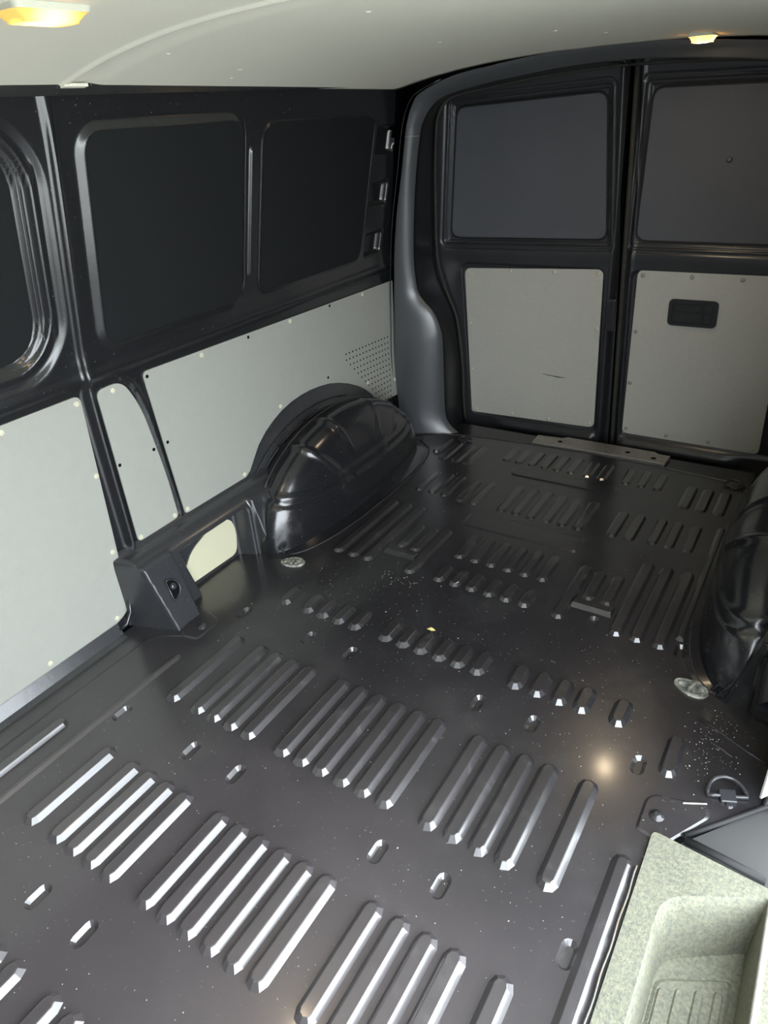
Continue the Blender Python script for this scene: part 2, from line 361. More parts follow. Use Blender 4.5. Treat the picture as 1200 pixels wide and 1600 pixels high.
# ------------------------------------------------------------------ LEFT / RIGHT WALL SHEETS
def prof(z):
    t = z - .74; w = .05
    return -.886 + .24 * (np.sqrt(t * t + w * w) + t) / 2 * 1.0 - .003
def relief(y, z):
    h = np.zeros_like(y)
    # first window blank (beside the camera)
    d = sdrr(y, z, -.40, 1.030, .795, 1.392, .16); h -= .010 * sstep(-d / .020)
    d = sdrr(y, z, -.38, .992, .835, 1.362, .13); h -= .012 * sstep(-d / .008); h += .004 * G(d / .006)
    d = sdrr(y, z, -.36, .972, .850, 1.345, .11); h -= .012 * sstep(-d / .008)
    h += .004 * G((y - 1.000) / .005) * sstep((z - .88) / .04) * sstep((1.30 - z) / .04)
    # second blank
    d = sdrr(y, z, 1.108, 1.676, .822, 1.356, .07); h += .011 * np.clip(-d / .021, 0, 1) + .004 * G((y - 1.674) / .003) * (np.abs(z - 1.09) < .24)
    # third blank
    d = sdrr(y, z, 1.742, 2.352, .828, 1.330, .06); h += .005 * np.clip(-d / .008, 0, 1)
    h += .005 * G((y - 2.355) / .003) * sstep((z - .86) / .04) * sstep((1.31 - z) / .02)
    # slim bead on the post between the blanks
    h += .010 * G((y - 1.700) / .005) * sstep((z - .895) / .02) * sstep((1.275 - z) / .02)
    # post ridge
    top = sstep((1.41 - z) / .05)
    sg_ = .012 + .008 * np.clip((z - 1.27) / .13, 0, 1) ** 1.5; g2 = np.clip((z - 1.27) / .13, 0, 1)
    up_ = sstep((z - .72) / .06); sg_ = sg_ * (1 - .45 * up_)
    h += (.026 - .010 * up_) * (G((y - 1.052) / sg_) - .45 * g2 * G((y - 1.052) / (sg_ * .55))) * sstep((z - .22) / .03)
    h += .004 * G((y - 1.052) / .03) * sstep((z - .72) / .05) * sstep((1.43 - z) / .3)
    # curved ridge between narrow and long lining panels
    yc = np.interp(z, [.245, .35, .518, .62, .68, .715, .735], [1.262, 1.252, 1.238, 1.226, 1.212, 1.196, 1.165])
    h += .011 * G((y - yc) / .007) * sstep((.745 - z) / .02) * sstep((z - .23) / .02)
    # swage under the blanks
    h += .010 * G((z - .772) / .016) * sstep((y + 1.2) / .1) + .006 * G((z - .80) / .03)
    # three pockets in the rear post
    for z0, z1 in ((1.195, 1.288), (1.020, 1.105), (.838, .925)):
        d = sdrr(y, z, 2.375, 2.50, z0, z1, .012); h -= .030 * sstep(-d / .012)
    return h
YW = seg((-1.2, .80, .03), (.80, 1.30, .005), (1.30, 1.66, .012), (1.66, 1.78, .0025), (1.78, 2.33, .02), (2.33, 2.38, .0025), (2.38, 2.66, .005))
ZW = seg((0, .24, .03), (.24, .70, .02), (.70, 1.425, .0065))
wl = grid('wall_left', YW, ZW, lambda y, z: (prof(z) + relief(y, z), y, z), M_black, mask=lambda y, z: y < np.where(z > .7, 2.612 - .21 * (z - .7), 2.612)); wl['kind'] = 'structure'
YWr = seg((1.24, 1.30, .01), (1.30, 1.66, .03), (1.66, 1.78, .01), (1.78, 2.30, .03), (2.30, 2.66, .012)); ZWr = seg((0, .70, .03), (.70, 1.425, .012))
wr = grid('wall_right', YWr, ZWr, lambda y, z: (-(prof(z) + relief(y, z)) + .0, y, z), M_black); wr['kind'] = 'structure'
# doorway surround on the right (front post, header, rear post return)
b = MB(); b.box(.86, .93, -1.2, -.58, -.05, 1.43); b.box(.80, .93, -.62, 1.26, 1.37, 1.50); b.box(.875, .93, 1.225, 1.27, .0, 1.36)
o = b.obj('wall_right', M_black, bevel=.01); o['kind'] = 'structure'
b = MB(); b.box(-.90, .93, -1.24, -1.20, -.05, 1.50); o = b.obj('wall_front', M_cab); o['kind'] = 'structure'
b = MB(); b.box(-.96, -.94, -1.3, 3.12, -.3, 1.53); b.obj('outer_skin', M_black, wl)  # unseen outer skin plates, added to stop daylight leaking in
b = MB(); b.box(.94, .96, 1.24, 3.12, -.3, 1.53); b.obj('outer_skin', M_black, wr)
b = MB(); b.box(-.96, .96, 3.10, 3.12, -.3, 1.53); b.box(-.96, .96, 1.2, 3.12, -.32, -.30); b.box(-.96, .66, -1.3, 1.2, -.32, -.30); o = b.obj('leak_shield', M_black); o['kind'] = 'structure'  # unseen plates behind the doors and under the floor, added against light leaks
# dark inner skins of the side window blanks
def blank(name, y0, y1, z0, z1, r, off, parent, m):
    P = round_poly([(y0, z0), (y1, z0), (y1, z1), (y0, z1)], r, 6)
    n = Vector((1, 0, -.24)).normalized(); b = MB()
    b.prism([(float(prof(np.float64(z))) + off + .0016, y, z) for y, z in P], n, -.003, 0)
    return b.obj(name, m, parent)
for nm, a in (('window_blank', (-.30, .958, .862, 1.334, .10, -.0338)), ('window_blank', (1.132, 1.656, .843, 1.335, .050, .0110)), ('window_blank', (1.752, 2.343, .838, 1.320, .052, .0050))):
    blank(nm, *a, wl, M_sblank)
# thin rolled lips down the rear edges of the blanks
for y_, z0_, z1_ in ((1.672, .865, 1.315), (2.351, .868, 1.292), (.9745, .90, 1.27)):
    b = MB(); b.tube([(float(prof(np.float64(z)) + relief(np.array([y_]), np.array([z]))[0]) + .0012, y_ - .010 * (1 - min(1, (z - z0_) / .03)) ** 2, z) for z in np.linspace(z0_, z1_, 26)], .0016, 6); b.obj('blank_lip', M_ring, wl, True)
# light line where the roof lining tucks in
b = MB(); b.box(-.80, -.715, -1.2, 2.6, 1.404, 1.45); b.obj('roof_rail', M_black, wl)

# ------------------------------------------------------------------ LEDGE AND BUTTRESSES UNDER THE LINING (left), mirrored right
def ledge(y, z):
    """protrusion from the wall plane x=-.886"""
    in_ = np.clip((y - .972) / (.034 + .020 * np.clip((.215 - z) / .215, 0, 1)), 0, 1)
    led = .094 * (1 - np.clip((z - .165) / .075, 0, 1) ** 2.2) ** .5 * np.where(z > .245, 0, 1)
    led = np.where(z <= .165, .094, led)
    # recess with the small cover
    rec = sstep((y - 1.165 + .25 * (z - .1)) / .03) * sstep((1.465 + .0 * z - y) / .03) * sstep((.195 - z) / .018)
    p = led * (1 - rec) + .034 * rec
    # buttress feet
    ft = np.clip((.215 - z) / .215, 0, 1)
    k1 = sstep((1.130 - y) / .014) * (z < .215)
    k2 = np.clip((y - (1.450 + .01 * ft)) / .028, 0, 1) * (z < .215)
    p = np.maximum(p, k1 * (.098 + .066 * ft)); p = np.maximum(p, k2 * (.098 + .055 * ft))
    return p * in_
YL = seg((.97, 1.19, .004), (1.19, 1.44, .010), (1.44, 1.52, .004), (1.52, 1.66, .02)); ZL = seg((0, .16, .01), (.16, .252, .004))
ll = grid('wall_ledge', YL, ZL, lambda y, z: (-.886 + ledge(y, z), y, z), M_ledge, wl)
lr = grid('wall_ledge', seg((1.28, 1.53, .005)), ZL, lambda y, z: (.886 - ledge(y, z), y, z), M_arch, wr)
# kerb upstand in front of the ledge
b = MB(); b.tube([(-.868, .925, .022), (-.862, .95, .03), (-.862, .972, .06), (-.868, .985, .11)], .005, 8); b.obj('kerb_end', M_arch, wl, True)

# ------------------------------------------------------------------ LINING PANELS
def screw(x, y, z, ax, parent, m=M_screw, r=.0085):
    b = MB(); b.lathe((x, y, z), ax, [(r, 0), (r, .0015), (r * .75, .0035), (r * .35, .0042)], 12)
    b.lathe((x, y, z), ax, [(r * .3, .0041), (r * .28, .0048)], 6)
    return b.obj('screw', m, parent)
def hole(x, y, z, ax, parent, r=.0055):
    b = MB(); b.lathe((x, y, z), ax, [(r, -.001), (r, .0006), (r * .8, .0008)], 10); return b.obj('fixing_hole', M_hole, parent)
def side_panel(P, label, screws, holes, loc, m=M_board, x=-.880, th=.004, extra=None):
    t = thing('lining_panel', loc, label, 'panel', 'side wall lining panels')
    b = MB(); b.prism([(x, y, z) for y, z in P], (1, 0, 0), -th, 0); b.obj('board', m, t)
    for y, z in screws: screw(x, y, z, (1, 0, 0), t)
    for y, z in holes: hole(x, y, z, (1, 0, 0), t)
    return t
P1 = round_poly([(-1.15, .035), (.925, .035), (.985, .060), (1.000, .25), (1.028, .735), (-1.15, .748)], [.01, .03, .03, .1, .022, .01], 5)
side_panel(P1, 'large grey hardboard panel nearest the camera, reaching down to the floor', [(1.012, .716), (1.006, .506), (.705, .060), (.985, .266), (.935, .056), (.799, .720), (.38, .72), (.38, .06)], [], (-.880, .5, .04))
P2 = round_poly([(1.078, .247), (1.243, .249), (1.236, .40), (1.222, .518), (1.205, .64), (1.165, .732), (1.078, .728)], [.016, .016, .05, .1, .1, .05, .022], 5)
side_panel(P2, 'narrow grey hardboard strip panel between two ridges, rounded top corner', [(1.129, .714), (1.090, .259), (1.229, .262)], [(1.213, .499), (1.087, .503)], (-.880, 1.16, .247))
P3 = [(1.247, .262), (1.252, .728)]
cut = [(1.587, .257), (1.617, .293), (1.65, .331), (1.696, .364), (1.744, .388), (1.795, .407), (1.854, .420), (1.913, .426), (1.973, .426), (2.033, .421), (2.095, .411), (2.158, .393), (2.223, .368), (2.289, .335), (2.343, .299), (2.393, .256), (2.433, .205), (2.592, .192), (2.606, .702)]
P3 = round_poly([(1.271, .245), (1.30, .2445)] + [(1.563, .243)] + cut + [(1.238, .731)], [.012, 0, 0] + [.002] * (len(cut) - 1) + [.01, .02], 4)
t3 = side_panel(P3, 'long grey hardboard panel cut out over the left wheel arch, perforated at its rear end', [(1.47, .712), (1.907, .706), (2.371, .696), (1.793, .425), (1.557, .256), (1.283, .258), (2.361, .325), (2.577, .269)],
                [(1.252, .714), (1.686, .709), (2.147, .703), (1.268, .5), (2.09, .437), (2.588, .692)], (-.880, 1.92, .25))
b = MB()
for i in range(13):
    for j in range(max(0, i - 1), 14):
        y = 2.222 + .0243 * j; z = .492 - .0013 * j - .0247 * i
        b.lathe((-.880, y, z), (1, 0, 0), [(.0042, -.001), (.0042, .0005)], 6)
o = b.obj('perforation', M_hole, t3); o['kind'] = 'stuff'
P4 = round_poly([(1.185, .018), (1.425, -.0 + .012), (1.440, .10), (1.425, .150), (1.36, .178), (1.235, .130), (1.192, .075)], [.016, .03, .03, .02, .02, .03, .03], 5)
t4 = thing('cover_panel', (-.852, 1.31, .02), 'small cream cover panel with rounded corners low beside the buttress foot', 'panel')
b = MB(); b.prism([(-.849, y, z) for y, z in P4], (1, 0, 0), -.004, 0); b.obj('board', M_cream, t4)
# right hand wall lining, its lower corner shows at the frame's edge
P5 = P3
t5 = thing('lining_panel', (.880, 1.9, .25), 'grey hardboard panel on the right wall, just outside the frame', 'panel', 'side wall lining panels')
b = MB(); b.prism([(.880, y, z) for y, z in P5], (-1, 0, 0), -.004, 0); b.obj('board', M_board, t5)
t5['label'] = 'grey hardboard panel on the right wall above the right wheel arch'
PS = thing('post_trim', (.845, 1.2, .1), 'light grey trim edge on the doorway post at the right edge of the frame', 'trim')
b = MB(); b.prism([(.846, 1.166, .062), (.872, 1.20, .062), (.872, 1.20, .75), (.846, 1.166, .75)], (.8, -.6, 0), -.002, .002); b.obj('strip', M_board, PS)

# ------------------------------------------------------------------ WHEEL ARCHES
def arch(s, label, YC=1.985, A0=.505, XO=.65):
    t = thing('wheel_arch', (s * .75, 2.04, 0), label, 'wheel arch', 'wheel arches')
    A, B, n = A0, .360, 2.06
    xs = [(x_, 1.0) for x_ in np.linspace(-.880, -.785, 14)] + [(-.78 + (.78 - XO) * math.sin(v) ** (2 / 2.6), math.cos(v) ** (2 / 2.6)) for v in np.linspace(0.0001, math.pi / 2, 44)[0:-1]] + [(-XO, .0001)]
    th = np.linspace(0, math.pi, 150); Pn = np.zeros((len(th), len(xs), 3))
    for j, (x, g) in enumerate(xs):
        c = np.cos(th); sn = np.sin(th)
        q_ = min(1, max(0, (-.76 - x) / .11)) ** 1.5; A = A0 - .050 * q_; B = .360 - .033 * q_
        Pn[:, j, 0] = x; Pn[:, j, 1] = YC - A * g * np.sign(c) * np.abs(c) ** (2 / n); Pn[:, j, 2] = B * g * np.abs(sn) ** (2 / n)
    du = np.gradient(Pn, axis=0); dv = np.gradient(Pn, axis=1); N_ = np.cross(dv, du); ln = np.linalg.norm(N_, axis=2, keepdims=True); N_ = N_ / np.maximum(ln, 1e-9)
    cen = np.array([-.85, YC, 0]); sg = np.sign(((Pn - cen) * N_).sum(2, keepdims=True)); N_ = N_ * np.where(sg == 0, 1, sg)
    y, z, x = Pn[..., 1], Pn[..., 2], Pn[..., 0]
    phi = np.degrees(np.arctan2(z, YC - y)); d = np.zeros_like(y)
    d += .007 * sstep((.150 + .03 * np.clip((-.68 - x) / .1, 0, 1) - z) / .010)           # lower skirt stands proud of the upper shell
    d += .006 * G((z - .172 - .03 * np.clip((-.68 - x) / .1, 0, 1)) / .009)
    for p0, am in ((50, .010), (75, .009), (118, .003), (140, .003)):
        w = 1.8; up = sstep((z - .17) / .03) * sstep((np.hypot(y - YC, z) - .21) / .07)
        d += am * G((phi - p0) / w) * up
    Pn = Pn + N_ * d[..., None]; Pn[..., 2] = np.maximum(Pn[..., 2], -.002)
    Pn[..., 0] *= -s
    nu, nv = len(th), len(xs); F = [[i * nv + j, (i + 1) * nv + j, (i + 1) * nv + j + 1, i * nv + j + 1] for i in range(nu - 1) for j in range(nv - 1)]
    shell = obj('shell', Pn.reshape(-1, 3), F, M_arch, t, True)
    A, B = A0 - .045, .330
    # flange on the wall around the shell
    b = MB(); k = 70; R1 = []; R2 = []; R3 = []
    for i in range(k + 1):
        a = math.pi * i / k; c, sn = math.cos(a), math.sin(a)
        f = lambda A_, B_: (YC - A_ * math.copysign(abs(c) ** (2 / n), c), B_ * abs(sn) ** (2 / n))
        R1.append(f(A - .005, B - .005)); R2.append(f(A + .010, B + .010)); R3.append(f(A + .07, B + .10))
    V = [(s * .866, y, z) for y, z in R1] + [(s * .8835, y, z) for y, z in R2] + [(s * .8843, y, z) for y, z in R3]
    F = [[i, i + 1, k + 2 + i, k + 1 + i] for i in range(k)] + [[k + 1 + i, k + 2 + i, 2 * k + 3 + i, 2 * k + 2 + i] for i in range(k)]
    b.add(V, F); b.obj('flange', M_ledge, t, True)
    b = MB(); b.tube([(s * .869, y, z) for y, z in [((p[0] + q[0]) / 2, (p[1] + q[1]) / 2) for p, q in zip(R1, R2)]], .0045, 6); b.obj('sealer_bead', M_seal, t, True)
    b = MB(); b.tube([(s * .806, *((lambda c, sn: (YC - (A0 + .003) * math.copysign(abs(c) ** (2 / n), c), .3615 * abs(sn) ** (2 / n)))(math.cos(a_), math.sin(a_)))) for a_ in np.linspace(.02, 2.5, 60)], .0028, 6); b.obj('crest_seam', M_ring, t, True)
    b = MB(); b.tube([(s * (.874 + .002 * rng.rand()), *((lambda c, sn: (YC - (A + .030) * math.copysign(abs(c) ** (2 / n), c), (B + .030) * abs(sn) ** (2 / n)))(math.cos(a_), math.sin(a_)))) for a_ in np.linspace(.3, 2.0, 70)], .0022, 5); b.obj('flange_seam', M_seal, t, True)
    # floor skirt
    A = A0
    b = MB(); P = []; Q = []
    for i in range(60):
        q = -1 + 2 * i / 59; y = YC + A * q; xx = .78 - (.78 - XO) * (1 - abs(q) ** 2.6) ** (1 / 2.6)
        P.append((s * (xx - .006), y, .009)); Q.append((s * (xx - .046), YC + (A + .012) * q, .0010))
    kk = len(P); b.add(P + Q, [[i, i + 1, kk + i + 1, kk + i] for i in range(kk - 1)]); b.obj('skirt', M_arch, t, True)
    return t
arch(-1, 'left black steel wheel arch bulging from under the long perforated grey panel')
arch(1, 'right black steel wheel arch at the right edge of the frame', 2.04, .545, .622)
# front web of arches
for s, par in ((-1, wl), (1, wr)):
    b = MB(); b.tube([(s * .70, 1.505, .002), (s * .735, 1.515, .06), (s * .78, 1.545, .14), (s * .80, 1.575, .20), (s * .868, 1.60, .235)], .0035, 6); b.tube([(s * .715, 1.490, .002), (s * .75, 1.50, .06), (s * .79, 1.53, .14), (s * .806, 1.56, .19)], .0025, 6)
    b.obj('weld_seam', M_seal, par, True)

# ------------------------------------------------------------------ CEILING
def roof(x, y):
    e = np.interp(y, [-1.2, 1.1, 2.0, 2.48], [1.424, 1.420, 1.404, 1.396]); c = np.interp(y, [-1.2, .3, 1.1, 1.8, 2.48], [1.500, 1.505, 1.503, 1.487, 1.4595])
    return e + (c - e) * (1 - np.abs(np.clip(x / .74, -1, 1)) ** 2.5)
def roofz(x, y):
    z = roof(x, y)
    z = z - .006 * G((y - 1.094) / .006) + .004 * sstep((y - 1.094) / .05) * sstep((1.20 - y) / .05)
    z = z - .010 * sstep((np.abs(x) - .70) / .04) * 0
    return z
cl = grid('ceiling', np.linspace(-.745, .745, 60), seg((-1.2, 1.04, .05), (1.04, 1.22, .004), (1.22, 2.482, .04)), lambda x, y: (x, y, roofz(x, y)), M_ceil); cl['kind'] = 'structure'
md = cl.modifiers.new('t', 'SOLIDIFY'); md.thickness = .006; md.offset = 0
b = MB(); b.prism([(-.742, 1.086, 1.413), (-.70, 1.088, 1.419), (-.70, 1.146, 1.419), (-.742, 1.146, 1.413)], (0, 0, 1), 0, .006); b.obj('joint_tab', M_ceil, cl)
b = MB(); b.box(-.96, .94, -1.3, 3.12, 1.512, 1.53); o = b.obj('roof_skin', M_black); o['kind'] = 'structure'
for i, (x, y) in enumerate(((-.10, 1.34), (-.52, 1.22), (-.60, 1.52), (-.66, 1.55), (.02, 2.0), (-.25, 1.9), (.1, 2.15), (-.70, 2.25))):
    z = float(roofz(np.array(x), np.array(y))); b = MB(); b.lathe((x, y, z - .003), (0, 0, -1), [(.007, 0), (.006, .0015), (.003, .0025)], 10); b.obj('trim_button', M_ceil, cl)
def lamp(x, y, hx, hy, label, rz=0, w=1.0, drop=.0):
    z = float(roof(np.array(x), np.array(y))) - .003 - drop
    t = thing('ceiling_lamp', (x, y, z), label, 'lamp', 'small interior lamps')
    cr, sr = math.cos(rz), math.sin(rz)
    def rr(P, ztop, zb, in_): 
        V = [(x + cr * a - sr * c_, y + sr * a + cr * c_, ztop) for a, c_ in P] + [(x + cr * a * in_ - sr * c_ * in_, y + sr * a * in_ + cr * c_ * in_, zb) for a, c_ in P]
        k = len(P); return V, [list(range(k)), [k + i for i in range(k)][::-1]] + [[i, (i + 1) % k, k + (i + 1) % k, k + i] for i in range(k)]
    P = round_poly([(-hx, -hy), (hx, -hy), (hx, hy), (-hx, hy)], .014, 5)
    b = MB(); b.add(*rr(P, z + .004, z - .006, .96)); b.obj('housing', M_lampbody, t)
    P2_ = [(a * .86, c_ * .90) for a, c_ in P]
    b = MB(); b.add(*rr(P2_, z - .006, z - .019, .74)); b.obj('lens', M_lens, t, bevel=.003)
    b = MB(); b.lathe((x, y + .004, z - .0192), (0, 0, -1), [(.016 * w, 0), (.014 * w, .0008), (.008 * w, .0012)], 16)
    b.obj('bulb_glow', M_bulb, t)
    return t
lamp(-.302, .784, .037, .066, 'warm glowing ceiling lamp at the upper left, nearest the camera')
lamp(.298, 2.37, .034, .046, 'warm glowing ceiling lamp at the rear edge of the roof lining', drop=.0)
for (x, y, z, e) in ((-.300, .772, 1.465, .2), (.298, 2.37, 1.425, .45)):
    l = bpy.data.lights.new('lamp_bulb_light', 'AREA'); l.shape = 'DISK'; l.size = .06; l.energy = e; l.color = (1, .80, .55)
    o = bpy.data.objects.new('lamp_bulb_light', l); o.location = (x, y, z); C.objects.link(o)

# ------------------------------------------------------------------ REAR FRAME: D-pillars and header as one loft
O_ = [(-.872, 2.600, -.01), (-.874, 2.590, .12), (-.873, 2.580, .25), (-.868, 2.572, .40), (-.863, 2.574, .50), (-.861, 2.577, .57), (-.858, 2.578, .64), (-.852, 2.575, .70), (-.834, 2.560, .82), (-.800, 2.541, .98), (-.760, 2.524, 1.12), (-.727, 2.507, 1.243), (-.711, 2.500, 1.29), (-.687, 2.494, 1.338), (-.645, 2.486, 1.378), (-.518, 2.480, 1.419), (-.380, 2.480, 1.437), (-.255, 2.480, 1.450), (-.12, 2.480, 1.457), (0, 2.480, 1.459)]
I_ = [(-.625, 2.700, .000), (-.682, 2.690, .07), (-.679, 2.669, .243), (-.668, 2.646, .428), (-.671, 2.636, .50), (-.697, 2.628, .572), (-.757, 2.618, .643), (-.770, 2.611, .702), (-.768, 2.597, .807), (-.744, 2.575, .981), (-.718, 2.558, 1.12), (-.686, 2.542, 1.243), (-.667, 2.536, 1.29), (-.623, 2.530, 1.338), (-.556, 2.526, 1.367), (-.408, 2.523, 1.391), (-.300, 2.522, 1.402), (-.204, 2.521, 1.411), (-.10, 2.520, 1.417), (0, 2.520, 1.419)]
F_ = [(-.700, 2.972, -.13), (-.719, 2.954, .01), (-.709, 2.919, .26), (-.718, 2.900, .43), (-.730, 2.891, .51), (-.758, 2.880, .585), (-.780, 2.872, .655), (-.797, 2.862, .731), (-.798, 2.852, .814), (-.785, 2.830, .98), (-.772, 2.812, 1.12), (-.755, 2.797, 1.243), (-.745, 2.791, 1.29), (-.715, 2.785, 1.338), (-.660, 2.782, 1.366), (-.500, 2.779, 1.384), (-.380, 2.778, 1.397), (-.250, 2.777, 1.406), (-.12, 2.776, 1.411), (0, 2.776, 1.413)]
def resamp(P, n):
    P = np.array(P); s_ = np.arange(len(P)); t = np.linspace(0, len(P) - 1, n)
    # Catmull-Rom
    out = []
    for q in t:
        i = min(int(q), len(P) - 2); u = q - i; p0 = P[max(i - 1, 0)]; p1 = P[i]; p2 = P[i + 1]; p3 = P[min(i + 2, len(P) - 1)]
        out.append(.5 * ((2 * p1) + (-p0 + p2) * u + (2 * p0 - 5 * p1 + 4 * p2 - p3) * u * u + (-p0 + 3 * p1 - 3 * p2 + p3) * u ** 3))
    return np.array(out)
nS = 120; Or, Ir, Fr = resamp(O_, nS), resamp(I_, nS), resamp(F_, nS)
def loft_rows(rows, name, m, parent=None, mirror=False):
    R_ = [r.copy() for r in rows]
    if mirror:
        for r in R_: r[:, 0] *= -1
    n = len(R_[0]); V = np.concatenate(R_); F = [[a * n + i, a * n + i + 1, (a + 1) * n + i + 1, (a + 1) * n + i] for a in range(len(R_) - 1) for i in range(n - 1)]
    return obj(name, V, F, m, parent, True)
for mir in (False, True):
    rows = []
    bulge = np.zeros((nS, 3)); 
    for k_ in range(0, 9):       # gently convex face
        t_ = k_ / 8; p = Or * (1 - t_) + Ir * t_; p = p + np.array([.35, -.9, 0]) * (math.sin(math.pi * t_) ** .8) * np.interp(Or[:, 2], [0, .45, .7, 1.5], [.020, .022, .010, .006])[:, None] + np.array([.3, -.2, 0]) * 0; rows.append(p)
    rows.append(Ir * .985 + Fr * .015 + np.array([.002, 0, 0]))
    rows.append(Ir * .95 + Fr * .05 + np.array([-.002, 0, 0]))
    for t_ in (.3, .55, .8, .93, 1.0): rows.append(Ir * (1 - t_) + Fr * t_ + np.array([-.012 * math.sin(math.pi * t_), 0, 0]))
    pl = loft_rows(rows, 'wall_rear', M_pillar, None, mir); pl['kind'] = 'structure'
    pl.data.materials.append(M_black)
    n_ = nS - 1
    for i_, p in enumerate(pl.data.polygons):
        p.material_index = 0 if i_ // n_ < 9 else 1
    # weatherstrip tube along the frame edge
    q = Fr.copy(); q[:, 1] -= .014; q[:, 0] += .010
    if mir: q[:, 0] *= -1
    b = MB(); b.tube([tuple(v) for v in q[4::2]], .0065, 6); b.obj('weather_strip', M_wstrip, pl, True)
    # panel joint across the pillar, small dents as pressed buttons
    s_ = -1 if mir else 1
    b = MB(); j = 76
    jj = [i for i in range(nS) if Or[i][2] > 1.238][0]
    b.tube([tuple(Vector((s_ * r[jj][0], r[jj][1] - .0005, r[jj][2]))) for r in rows[0:9]], .0012, 5); b.obj('pillar_seam', M_screwg, pl, True)
# strip between side wall and pillar edge (deep dark gap, thin bright edge)
b = MB(); b.tube([(float(v[0]) - .010, float(v[1]) - .014, float(v[2])) for v in Or[6:95:3]], .0022, 6); b.obj('pillar_edge', M_arch, pl, True)

# ------------------------------------------------------------------ REAR DOORS
def dy(z): return 2.955 - .127 * z
WL = [(-.740, .829), (-.050, .835), (-.072, 1.350), (-.672, 1.333)]          # left window outline (x, z)
def door_relief(x, z, side):
    """x in left-door coordinates (negative); + = away from the camera"""
    d = sdpoly(x, z, WL); W_ = lambda off, w: sstep((-d + off) / w)
    h = .006 * sstep((-d + .036) / .006) + .009 * sstep((-d + .016) / .004) + .008 * sstep((-d + .004) / .004) - .003 * G((d - .018) / .003)
    dp = sdrr(x, z, -.682, -.050, -.002, .738, .035); h += .012 * sstep((-dp) / .008)
    # soft bulge between window and panel
    h -= .003 * G((z - .782) / .03) * sstep((x + .80) / .05) * sstep((-.02 - x) / .03)
    # bottom fold
    h -= .024 * G((z + .035) / .026) * sstep((x + .60) / .12) * sstep((-.03 - x) / .05)
    # meeting edge rolls away
    e = np.interp(z, [-.1, .1, .5, .75, 1.0, 1.38], [-.038, -.030, -.026, -.020, -.012, -.016]) if side < 0 else np.interp(z, [-.1, .1, .5, .75, 1.0, 1.38], [-.045, -.041, -.045, -.046, -.048, -.040])
    h += .055 * sstep((x - e) / .012) - .005 * G((x - e + .006) / .006)
    return h
def door(side, name, m=M_door):
    s = side
    XD = seg((-.83, -.62, .0035), (-.62, -.14, .02), (-.14, -.009, .0045)); ZD = seg((-.13, .03, .007), (.03, .70, .03), (.70, .90, .0035), (.90, 1.28, .02), (1.28, 1.45, .0035))
    dd = grid(name, XD, ZD, lambda x, z: (-s * x if s > 0 else x, dy(z) + door_relief(x, z, s), z), m); dd['kind'] = 'structure'
    # window blank
    P = round_poly([(-.728, .840), (-.058, .846), (-.080, 1.338), (-.662, 1.322)], [.045, .04, .04, .035], 6)
    b = MB(); b.prism([(x * (1 if s < 0 else -1), dy(z) + .0215, z) for x, z in P], (0, -1, -.127), -.003, 0); b.obj('window_blank', M_blank, dd)
    b = MB(); b.tube([(x * (1 if s < 0 else -1), dy(z) + .020, z) for x, z in round_poly([(-.732, .836), (-.054, .842), (-.076, 1.343), (-.667, 1.327)], [.045, .04, .04, .035], 6)], .003, 6, True); b.obj('blank_seal', M_rubber, dd, True)
    return dd
d1 = door(-1, 'door_1'); d2 = door(1, 'door_2')
ax = (0, -1, -.127)
def dpanel(P, r, label, scr, m, msc):
    t = thing('door_panel', (P[0][0], dy(P[0][1]), P[0][1]), label, 'panel', 'rear door lining panels')
    b = MB(); b.prism([(x, dy(z) + .001, z) for x, z in round_poly(P, r, 5)], Vector(ax).normalized(), -.004, 0); b.obj('board', m, t)
    for x, z in scr: screw(x, dy(z), z, ax, t, msc, .0085)
    return t
tl = dpanel([(-.676, .006), (-.063, .022), (-.055, .734), (-.664, .712)], .028, 'grey hardboard panel on the left rear door, dark scuff low at its centre',
            [(-.647, .696), (-.448, .711), (-.256, .714), (-.073, .716), (-.655, .465), (-.071, .491), (-.660, .236), (-.078, .264), (-.648, .026), (-.460, .028), (-.277, .031), (-.084, .041)], M_board2, M_screw)
tr = dpanel([(.064, .020), (.615, .018), (.60, .738), (.078, .738)], .024, 'grey hardboard panel on the right rear door around a black pull handle',
            [(.099, .719), (.277, .722), (.449, .720), (.088, .492), (.082, .265), (.081, .045), (.253, .038), (.421, .039), (.592, .037)], M_board2, M_screwg)
b = MB(); b.tube([(-.310, dy(.258) - .0015, .258), (-.285, dy(.255) - .0015, .254), (-.26, dy(.255) - .0015, .252), (-.235, dy(.251) - .0015, .250), (-.20, dy(.25) - .0015, .250)], [.0004, .0012, .0010, .0018, .0004], 5); b.obj('scuff', M_hole, tl)
# pull handle
hd = thing('pull_handle', (.298, dy(.585), .585), 'black recessed pull handle set in the right rear door panel', 'handle')
def dpt(x, z, o=0): return (x, dy(z) - o, z)
P = round_poly([(.206, .532), (.384, .532), (.384, .636), (.206, .636)], .020, 5)
Pi = round_poly([(.221, .546), (.369, .546), (.369, .622), (.221, .622)], .008, 5); k = len(P)
b = MB(); b.add([dpt(x, z, .001) for x, z in P] + [dpt(x, z, .006) for x, z in P] + [dpt(x, z, .006) for x, z in Pi] + [dpt(x, z, .0025) for x, z in Pi],
                [[i, (i + 1) % k, k + (i + 1) % k, k + i] for i in range(k)] + [[k + i, k + (i + 1) % k, 2 * k + (i + 1) % k, 2 * k + i] for i in range(k)] + [[2 * k + i, 2 * k + (i + 1) % k, 3 * k + (i + 1) % k, 3 * k + i] for i in range(k)] + [[3 * k + i for i in range(k)]])
b.obj('bezel', M_plastic, hd)
